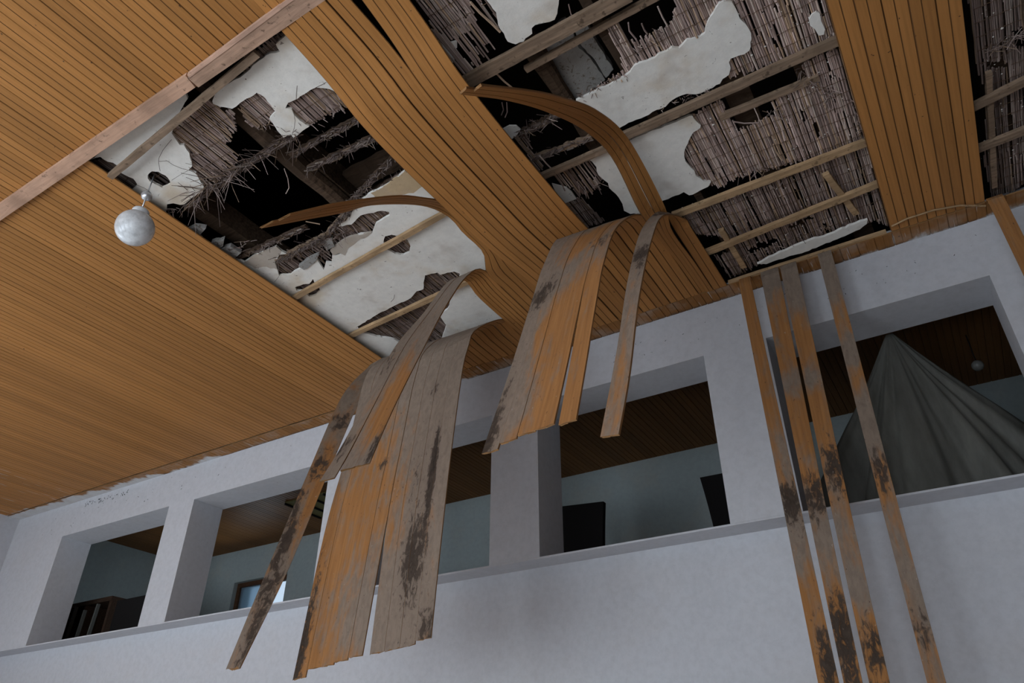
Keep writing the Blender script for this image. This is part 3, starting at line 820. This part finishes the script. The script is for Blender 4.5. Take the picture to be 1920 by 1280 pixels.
def reed_mat(outer, holes=(), z=3.068, gap=0.03, dim=1.0, pitch=0.0072, fray=0.025, wires=True):
    P = [on_z(u, v, z) for u, v in outer]; poly = [(p.x, p.y) for p in P]
    hp = [[(q.x, q.y) for q in (on_z(u, v, z) for u, v in h)] for h in holes]
    xs_ = [p[0] for p in poly]; ys_ = [p[1] for p in poly]
    rd = Reeds(); wr = MB()
    ygrid = np.arange(min(ys_) - .02, max(ys_) + .02, 0.018)
    x = min(xs_)
    while x < max(xs_):
        X = np.full(ygrid.shape, x)
        ins = inside(poly, X, ygrid)
        for h in hp: ins &= ~inside(h, X, ygrid)
        i = 0
        while i < len(ygrid):
            if ins[i]:
                j = i
                while j < len(ygrid) and ins[j]: j += 1
                y0, y1 = ygrid[i], ygrid[j - 1]
                cur = y0 - random.uniform(0, fray)
                yend = y1 + random.uniform(0, fray)
                while cur < yend:
                    ln = random.choice((random.uniform(.1, .25), random.uniform(.3, .8)))
                    e = min(cur + ln, yend)
                    if random.random() > gap and e - cur > .015:
                        zz = EYE + z + random.uniform(-.004, .006)
                        dx = random.uniform(-.004, .004); nseg = max(2, int((e - cur) / .08) + 1)
                        r_ = random.uniform(.0034, .0050)
                        pts = [(x + dx + random.uniform(-.0014, .0014), cur + (e - cur) * q / nseg, zz + random.uniform(-.002, .002)) for q in range(nseg + 1)]
                        if random.random() < .06: pts[-1] = (pts[-1][0] + random.uniform(-.01, .01), pts[-1][1], pts[-1][2] - random.uniform(.005, .025))
                        rd.add(pts, r_, dim)
                    cur = e + random.uniform(-.01, .004)
                i = j
            else: i += 1
        x += pitch * random.uniform(.8, 1.2)
    o = rd.build('reed_mat', ceiling)
    if wires:
        xg = np.arange(min(xs_), max(xs_), 0.015)
        y = math.floor(min(ys_) / .085) * .085
        while y < max(ys_):
            Y = np.full(xg.shape, y); ins = inside(poly, xg, Y)
            for h in hp: ins &= ~inside(h, xg, Y)
            i = 0
            while i < len(xg):
                if ins[i]:
                    j = i
                    while j < len(xg) and ins[j]: j += 1
                    if j - i > 2:
                        wr.tube([(xg[q], y + random.uniform(-.003, .003), EYE + z - .0065) for q in range(i, j)], .0016, 3)
                    i = j
                else: i += 1
            y += .085
        if wr.v:
            w_ = wr.build('binding_wire', M_wire, ceiling); w_['kind'] = 'stuff'
    return o
R1 = [(318, 240), (330, 222), (352, 200), (385, 185), (398, 192), (413, 201), (422, 213), (435, 206), (440, 215), (443, 240), (430, 258), (418, 270), (443, 290), (440, 312), (432, 325), (400, 345), (385, 357), (376, 345), (362, 325), (350, 318), (352, 290), (340, 275), (330, 272)]
R2 = [(446, 192), (481, 171), (501, 180), (513, 197), (520, 210), (505, 225), (490, 236), (470, 240), (460, 225), (452, 208)]
R3 = [(537, 192), (558, 183), (583, 165), (592, 162), (630, 168), (650, 200), (620, 212), (600, 226), (580, 236), (560, 222), (546, 205)]
R5 = [(465, 105), (525, 62), (540, 60), (536, 75), (520, 84), (528, 97), (507, 104), (480, 122), (455, 145)]
R4 = [(655, 440), (620, 432), (640, 415), (676, 400), (716, 392), (735, 396), (734, 406), (708, 422), (700, 440), (672, 445)]
R6 = [(520, 478), (540, 470), (575, 470), (620, 440), (660, 430), (668, 450), (645, 470), (622, 478), (615, 492), (582, 492), (550, 518), (520, 520), (512, 495)]
for q in (R1, R2, R3): reed_mat(q, z=3.07)
reed_mat(R5, z=3.075, dim=.7); reed_mat(R4, z=3.08, dim=.8); reed_mat(R6, z=3.08, dim=.7, gap=.35)
reed_mat(P3a, z=3.08, dim=.8, fray=.05); reed_mat(P3b, z=3.08, dim=.75, fray=.05); reed_mat(P3c, z=3.08, dim=.6, fray=.04)
reed_mat([(200, 295), (262, 347), (235, 370), (160, 310)], z=3.075, dim=.45)
reed_mat(P1h, z=3.09, dim=.25, gap=.5)
reed_mat([(575, -300), (777, 0), (803, 33), (825, 85), (870, 62), (893, 43), (887, 22), (880, 0), (708, -300)], z=3.062, gap=.02)
reed_mat([(822, 82), (870, 58), (897, 45), (907, 60), (912, 68), (905, 95), (893, 117), (885, 133), (872, 140), (855, 140)], z=3.05, gap=.3, fray=.09, wires=False, dim=1.15)
reed_mat([(723, -300), (742, -300), (912, 0), (930, 23), (937, 47), (918, 40), (903, 20)], z=3.065)
S2 = [(1138, 48), (1160, 40), (1167, 55), (1178, 73), (1190, 80), (1212, 67), (1252, 48), (1262, 36), (1261, 25), (1270, 13), (1153, -300), (1289, -300), (1380, 0)] + [(u, v + 3) for u, v in reversed(Q2top)] + [(1172, 132), (1160, 100), (1146, 72)]
reed_mat(S2, z=3.068, dim=1.2)
S3 = [(1255, -300), (1589, -300), (1640, 30), (1610, 70), (1560, 88), (1450, 120), (1364, 146)] + [(u - 4, v) for u, v in reversed(Q2rgt)]
reed_mat(S3, [[(1440, 68), (1450, 65), (1462, 92), (1458, 97)], [(1425, 20), (1431, 17), (1436, 28), (1430, 30)], [(1449, 8), (1457, 10), (1458, 20), (1450, 20)]], z=3.068, gap=.06, dim=1.3)
S4 = [(1296, 217), (1345, 192), (1357, 190), (1358, 207), (1375, 228), (1383, 246), (1420, 231), (1455, 218), (1453, 205), (1447, 195), (1475, 172), (1515, 155), (1512, 140), (1503, 120), (1530, 105), (1580, 85), (1660, 60), (1680, 250), (1620, 262), (1548, 287), (1515, 297), (1473, 309), (1440, 317), (1403, 324), (1373, 339), (1350, 349), (1330, 345), (1318, 340), (1302, 330), (1298, 320), (1282, 302), (1280, 290), (1282, 275), (1288, 262), (1297, 248), (1308, 240), (1310, 232)]
reed_mat(S4, [[(1500, 205), (1506, 203), (1513, 225), (1508, 228)], [(1524, 232), (1531, 230), (1538, 255), (1532, 258)], [(1556, 140), (1566, 139), (1568, 150), (1558, 152)]], z=3.068, gap=.06, dim=1.3)
S5 = [(1275, 395), (1340, 372), (1640, 255), (1690, 255), (1700, 440), (1640, 410), (1600, 424), (1500, 462), (1420, 497), (1370, 520), (1300, 430)]
reed_mat(S5, [[(1398, 468), (1455, 445), (1460, 455), (1410, 475)], [(1475, 425), (1515, 405), (1530, 408), (1490, 428)], [(1300, 440), (1350, 440), (1380, 470), (1340, 480)]], z=3.075, dim=1.0, gap=.13)
reed_mat([(1773, -300), (2700, -300), (2600, 90), (1860, 370), (1845, 300), (1850, 180), (1830, 120)], [[(1898, 60), (1920, 50), (1925, 95), (1900, 90)], [(1850, 115), (1890, 110), (1890, 125), (1850, 130)]], z=3.072, dim=.62, gap=.14)
reed_mat([(1040, 332), (1075, 312), (1105, 303), (1118, 313), (1122, 330), (1130, 340), (1110, 352), (1080, 362), (1075, 350), (1050, 345)], z=3.07, gap=.25, fray=.06, wires=False)
reed_mat([(960, 255), (985, 245), (1000, 285), (1020, 310), (1010, 325), (990, 290)], z=3.06, dim=.7)
reed_mat([(1060, 380), (1090, 372), (1130, 412), (1090, 430)], z=3.06, dim=.8)

# ------------------------------------------------------------------ roof space
JZ = 3.12
def joist(p, q, w, h, mat=M_beam, z=JZ, log=False):
    a, b_ = on_z(p[0], p[1], z), on_z(q[0], q[1], z)
    m_ = MB()
    if log: m_.tube([a.lerp(b_, i / 10) + Vector((random.uniform(-.01, .01), random.uniform(-.01, .01), 0)) for i in range(11)], [w / 2 * random.uniform(.85, 1.1) for _ in range(11)], 9)
    else: m_.bar(a + Vector((0, 0, h / 2)), b_ + Vector((0, 0, h / 2)), w, h, n=10, wob=.006)
    return struct(m_.build('beam', mat))
def along_y(u, v, y0, y1, w, h, z=JZ, log=False):
    c = on_z(u, v, z); m_ = MB()
    if log: m_.tube([(c.x + random.uniform(-.012, .012), y0 + (y1 - y0) * i / 16, c.z + w / 2) for i in range(17)], [w / 2 * random.uniform(.85, 1.1) for _ in range(17)], 10)
    else: m_.bar((c.x, y0, c.z + h / 2), (c.x, y1, c.z + h / 2), w, h, n=14, wob=.006)
    return struct(m_.build('beam', M_beam))
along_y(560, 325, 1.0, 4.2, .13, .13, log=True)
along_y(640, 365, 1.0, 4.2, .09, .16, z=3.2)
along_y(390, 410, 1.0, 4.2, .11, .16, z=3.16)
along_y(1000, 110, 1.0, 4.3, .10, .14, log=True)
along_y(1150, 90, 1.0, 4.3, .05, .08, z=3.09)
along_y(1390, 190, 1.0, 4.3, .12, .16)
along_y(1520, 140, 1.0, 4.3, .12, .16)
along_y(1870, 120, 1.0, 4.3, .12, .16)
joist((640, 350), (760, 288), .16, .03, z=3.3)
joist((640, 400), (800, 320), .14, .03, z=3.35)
# roof and gable boxes added to block the sky and keep the roof space dark
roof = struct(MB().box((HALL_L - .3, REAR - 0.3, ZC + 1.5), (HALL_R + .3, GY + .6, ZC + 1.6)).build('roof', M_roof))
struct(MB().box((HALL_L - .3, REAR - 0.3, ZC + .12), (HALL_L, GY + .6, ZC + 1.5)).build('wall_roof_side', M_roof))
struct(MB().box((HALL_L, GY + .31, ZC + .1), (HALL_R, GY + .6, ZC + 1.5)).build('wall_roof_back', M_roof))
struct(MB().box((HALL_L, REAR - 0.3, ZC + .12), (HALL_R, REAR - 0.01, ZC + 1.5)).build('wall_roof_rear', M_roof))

# reed-hung battens and loose straws in the left hole
def bristles(rd, p, q, n, ln, z, dim=1.0, down=.6, rad=.0022):
    a, b_ = on_z(p[0], p[1], z), on_z(q[0], q[1], z)
    for _ in range(n):
        s = a.lerp(b_, random.random()) + Vector((random.uniform(-.02, .02), random.uniform(-.02, .02), random.uniform(-.01, .01)))
        d = Vector((random.uniform(-.7, .7), random.uniform(-1, .6), -random.uniform(.1, 1) * down)).normalized() * ln * random.uniform(.35, 1.2)
        bend = Vector((random.uniform(-.2, .2), random.uniform(-.2, .2), -.15)) * ln
        rd.add([s, s + d * .5 + bend * .2, s + d + bend * .6], [rad, rad, rad * .6], dim * random.uniform(.6, 1.3), 3)
def batten(label, p, q, w, n, ln=.09, z=3.085, mat=M_lathdark):
    a, b_ = on_z(p[0], p[1], z), on_z(q[0], q[1], z)
    mid = (a + b_) / 2
    o = MB().bar(a, b_, w, .026, n=22, wob=.005).build('batten', mat)
    for v in o.data.vertices: v.co -= mid
    o.location = mid
    tag(o, label, 'batten')
    rd = Reeds(); bristles(rd, p, q, n, ln, z - .012, .42)
    for _ in range(int(n * 1.2)):                               # debris clinging to it
        s = a.lerp(b_, random.random())
        t_ = (b_ - a).normalized()
        rd.add([s + Vector((random.uniform(-.02, .02), random.uniform(-.02, .02), -.015)) - t_ * .02, s + Vector((random.uniform(-.02, .02), random.uniform(-.02, .02), -.017)) + t_ * .03], random.uniform(.003, .007), .33, 4)
    r_ = rd.build('clinging_reeds', o)
    return o
batten('ragged batten bristling with reeds, along the lower edge of the torn reed mat', (350, 385), (555, 248), .034, 90, .11)
batten('bristly batten in the black hole below the smaller torn mat', (545, 290), (690, 212), .03, 40, .06)
batten('bristly batten ending at the sagging strip above the black hole', (578, 316), (715, 250), .03, 55, .06)
batten('dark diagonal batten at the plaster edge of the black hole', (650, 385), (740, 292), .026, 45, .05)
batten('dark batten along the plaster edge under the sagging strip', (655, 388), (775, 312), .024, 40, .045)
batten('bent batten low in the black hole above brown-stained plaster', (436, 486), (575, 424), .03, 35, .06, z=3.07)
batten('matted batten hanging out of the hole below the curled pair', (520, 488), (615, 440), .04, 70, .07, z=3.06, mat=M_lathgrey)
batten('upright matted batten crossing under the curled pair', (600, 455), (668, 376), .034, 60, .06, z=3.06, mat=M_lathgrey)
batten('fringed batten beneath the arching curled pair', (975, 250), (1040, 216), .034, 40, .05, z=3.075)
batten('middle fringed batten between strip and curled pair', (995, 298), (1110, 256), .026, 25, .05, z=3.075, mat=M_lathgrey)
lr = Reeds()
for p, q, n, ln in (((360, 365), (440, 318), 46, .22), ((540, 262), (560, 262), 8, .12), ((545, 250), (640, 205), 16, .06), ((480, 240), (515, 232), 10, .06), ((310, 400), (350, 385), 22, .05), ((440, 320), (500, 285), 22, .14),
                    ((600, 470), (650, 430), 26, .07), ((430, 470), (470, 450), 16, .07), ((975, 250), (1040, 220), 12, .08), ((1080, 362), (1130, 345), 18, .05), ((1255, 60), (1180, 90), 12, .06),
                    ((1440, 215), (1460, 205), 14, .05), ((1380, 330), (1450, 312), 24, .05), ((1500, 130), (1560, 180), 40, .08), ((1400, 480), (1560, 420), 60, .04), ((1290, 400), (1500, 320), 70, .04), ((1600, 180), (1620, 250), 30, .05),
                    ((1240, 200), (1340, 165), 40, .035), ((1065, 190), (1170, 140), 50, .03), ((1855, 100), (1915, 60), 40, .08), ((1070, 430), (1095, 440), 16, .07)):
    bristles(lr, p, q, n, ln, 3.06, .7)
for pl, r_ in (([(882, 4), (900, 24), (922, 44), (938, 60)], .006), ([(931, 138), (945, 152), (962, 166)], .005), ([(941, 192), (944, 206), (940, 216)], .003), ([(950, 192), (951, 210), (947, 220)], .003),
               ([(1233, 12), (1242, 32), (1252, 50)], .004), ([(1178, 42), (1180, 58), (1193, 74)], .004), ([(1203, 44), (1208, 56), (1214, 64)], .004), ([(1376, 228), (1395, 231), (1422, 230)], .004),
               ([(1413, 200), (1420, 215), (1424, 226)], .003), ([(1403, 320), (1406, 332), (1407, 342)], .0035), ([(1414, 322), (1418, 336)], .003), ([(1012, 292), (1024, 306), (1036, 318)], .004), ([(533, 316), (540, 335), (542, 352), (536, 363)], .003),
               ([(1066, 8), (1070, 24), (1074, 35)], .003), ([(573, 415), (600, 420)], .004), ([(1085, 348), (1088, 366)], .003), ([(1096, 350), (1104, 372)], .003)):
    lr.add([on_z(u, v, 3.05) for u, v in pl], r_, 1.1, 5)
o = lr.build('loose_reeds', ceiling)
# crumbs of plaster caught in the reeds
cr = MB()
n_c = 0
while n_c < 230:
    u, v = random.uniform(1270, 1640), random.uniform(0, 480)
    if n_c < 50: u, v = random.uniform(1840, 1919), random.uniform(0, 300)
    elif not any(inside(q_, np.array([u]), np.array([v]))[0] for q_ in (S3, S4, S5)): continue
    n_c += 1
    p = on_z(u, v, 3.058 + random.uniform(0, .008)); k = random.uniform(.002, .0055) * (1.8 if random.random() < .08 else 1)
    n0 = len(cr.v)
    cr.v += [tuple(p + Vector((dx * k * random.uniform(.6, 1.3), dy * k * random.uniform(.6, 1.3), dz_ * k * .6))) for dx, dy, dz_ in ((1, 0, 0), (0, 1, 0), (-1, 0, 0), (0, -1, 0), (0, 0, 1), (0, 0, -1))]
    cr.f += [tuple(n0 + i for i in q) for q in ((0, 1, 4), (1, 2, 4), (2, 3, 4), (3, 0, 4), (1, 0, 5), (2, 1, 5), (3, 2, 5), (0, 3, 5))]
cr.build('plaster_crumbs', M_plaster, ceiling)['kind'] = 'stuff'
# torn sliver under the end of the fixed boards
MB().tube([on_z(u, v, 2.985) for u, v in ((1672, 424), (1700, 410), (1750, 394), (1800, 385), (1848, 386))], .006, 5).build('torn_sliver', M_lath, rs)

# ------------------------------------------------------------------ things
# globe lamp
lx, ly = -3.389, 1.517
gl = empty('globe_lamp', (lx, ly, EYE + 3.1)); tag(gl, 'white opal globe lamp hanging on a thin rod below a hole in the plaster', 'lamp')
cz = EYE + 2.687; r0 = .101
prof = [(max(.0005, r0 * math.sin(math.pi * i / 22)), -r0 * math.cos(math.pi * i / 22)) for i in range(20)] 
MB().lathe(prof, (lx, ly, cz), 36).build('shade', M_opal, gl, True)
zt_ = cz + prof[-1][1]
MB().lathe([(.036, -.004), (.046, 0), (.046, .026), (.040, .034), (.012, .040), (.0005, .041)], (lx, ly, zt_), 28).build('socket_cap', M_opal, gl, True)
MB().tube([(lx, ly, zt_ + .03), (lx, ly, EYE + 3.2)], .0042, 8).build('rod', M_metal, gl, True)
MB().lathe([(max(.0005, .03 * math.sin(math.pi * i / 14)), -.03 * math.cos(math.pi * i / 14)) for i in range(15)], (lx, ly, EYE + 2.925), 24).build('canopy_ball', M_metal, gl, True)
# small globe lamp in the gallery
g2 = on_y(1833, 685, 5.7)
gl2 = empty('globe_lamp', (g2.x, g2.y, ZC)); tag(gl2, 'small dim globe lamp on the gallery ceiling behind the draped sheet', 'lamp')
MB().lathe([(max(.0005, .04 * math.sin(math.pi * i / 14)), -.04 * math.cos(math.pi * i / 14)) for i in range(15)], tuple(g2), 20).build('shade', M_opal2, gl2, True)
MB().tube([(g2.x, g2.y, g2.z + .03), (g2.x, g2.y, ZC)], .004, 6).build('rod', M_black, gl2)

# dusty sheet hung like a tent behind the right opening
ap = Vector((-0.045, 4.78, EYE + 2.66))
cb = Vector((-0.10, 5.35, gz + 0.01))
vs, fs = [], []
NA, NR = 150, 24
for i in range(NR + 1):
    t_ = i / NR
    for j in range(NA):
        w_ = 2 * math.pi * j / NA
        rp = 1 + .10 * math.sin(7 * w_ + .6) * min(1, t_ * 3) + .09 * math.sin(13 * w_ + 2.1 + t_) + .06 * math.sin(29 * w_ + 1) * (1 - .4 * t_)
        c = ap.lerp(cb, t_ * .999)
        rr = .02 + t_ * (1.02 + .12 * math.sin(math.pi * t_))
        x_ = math.cos(w_) * rr * 1.0 * rp; y_ = math.sin(w_) * rr * .50 * rp
        vs.append((c.x + x_, max(c.y + y_, WY + .47), c.z))
for i in range(NR):
    for j in range(NA):
        a = i * NA; fs.append((a + j, a + (j + 1) % NA, a + NA + (j + 1) % NA, a + NA + j))
sh = mesh_obj('dust_sheet', vs, fs, M_sheet, None, None, True)
tag(sh, 'grey dusty plastic sheet hung like a tent from the lintel behind the fallen strips', 'sheet')

# black flared panels standing in the gallery
def flared(label, x0, x1, flare_l, flare_r, zt0, zt1, y):
    pts = []
    n = 10
    zlow = gz
    for i in range(n + 1):
        s = i / n; pts.append((x0 - flare_l * s ** 2.2, zlow + (zt0 - zlow) * s))
    for i in range(n + 1):
        s = 1 - i / n; pts.append((x1 + flare_r * s ** 2.2, zlow + (zt1 - zlow) * s))
    k = len(pts)
    vs = [(p[0], y, p[1]) for p in pts] + [(p[0], y + .05, p[1]) for p in pts]
    fs = [tuple(range(k)), tuple(reversed(range(k, 2 * k)))] + [((i + 1) % k, i, k + i, k + (i + 1) % k) for i in range(k)]
    o = mesh_obj('black_panel', vs, fs, M_black)
    return tag(o, label, 'panel')
flared('black flared panel in the gallery just past the pillar', -3.15, -2.62, .05, .06, 2.30 + EYE, 2.25 + EYE, 5.6)
flared('black flared panel at the far end of the gallery opening beside the fallen strips', -1.6, -1.2, .09, .05, 2.285 + EYE, 2.28 + EYE, 5.6)
# shelf and boards in the first opening
sx0, sx1, sy = -9.5, -8.5, 4.98
su = empty('open_shelf', (sx0, sy, gz)); tag(su, 'small brown open shelf standing in the corner of the gallery', 'shelf')
zt2 = EYE + 2.06
for xx in (sx0, sx0 + .48, sx1 - .04): MB().box((xx, sy, gz), (xx + .04, sy + .3, zt2 - .05)).build('side_panel', M_shelf, su)
MB().box((sx0, sy - .01, zt2 - .05), (sx1, sy + .31, zt2)).build('top', M_shelf, su)
MB().box((sx0 + .04, sy + .005, gz + .28), (sx1 - .04, sy + .29, gz + .31)).build('shelf_board', M_shelf, su)
MB().box((sx0 + .04, sy + .291, gz), (sx1 - .04, sy + .305, zt2 - .05)).build('back_panel', M_shelf, su)
for i, (dx, h_, lean) in enumerate(((.0, .42, .03), (.07, .36, .02), (.14, .40, .045))):
    x_ = -9.0 + dx * 3; z_ = gz
    m_ = MB(); m_.bar((x_, sy - .13, z_ + .001), (x_ + lean, sy - .12, z_ + h_ + .55), .02, .035, up=(0, 1, 0))
    tag(m_.build('pale_board', M_book), ['tall pale board leaning on the corner shelf', 'shortest pale board leaning on the corner shelf', 'middle pale board leaning on the corner shelf'][i], 'board')
o = MB().box((-8.42, 5.0, gz), (-7.85, 5.06, EYE + 2.0)).build('black_panel', M_black)
tag(o, 'square black panel beside the shelf behind the first opening', 'panel')
# yellowed hatch on the gallery ceiling
hx, hy = -6.25, 5.85
ht = empty('ceiling_hatch', (hx, hy, ZC)); tag(ht, 'yellowed hatch with dark bars on the gallery ceiling', 'hatch')
MB().box((hx - .32, hy - .28, ZC - .02), (hx + .32, hy + .28, ZC - .001)).build('panel', M_yellow, ht)
for q in (-.3, -.1, .1, .3): MB().box((hx + q - .008, hy - .29, ZC - .04), (hx + q + .008, hy + .29, ZC - .02)).build('bar', M_black, ht)
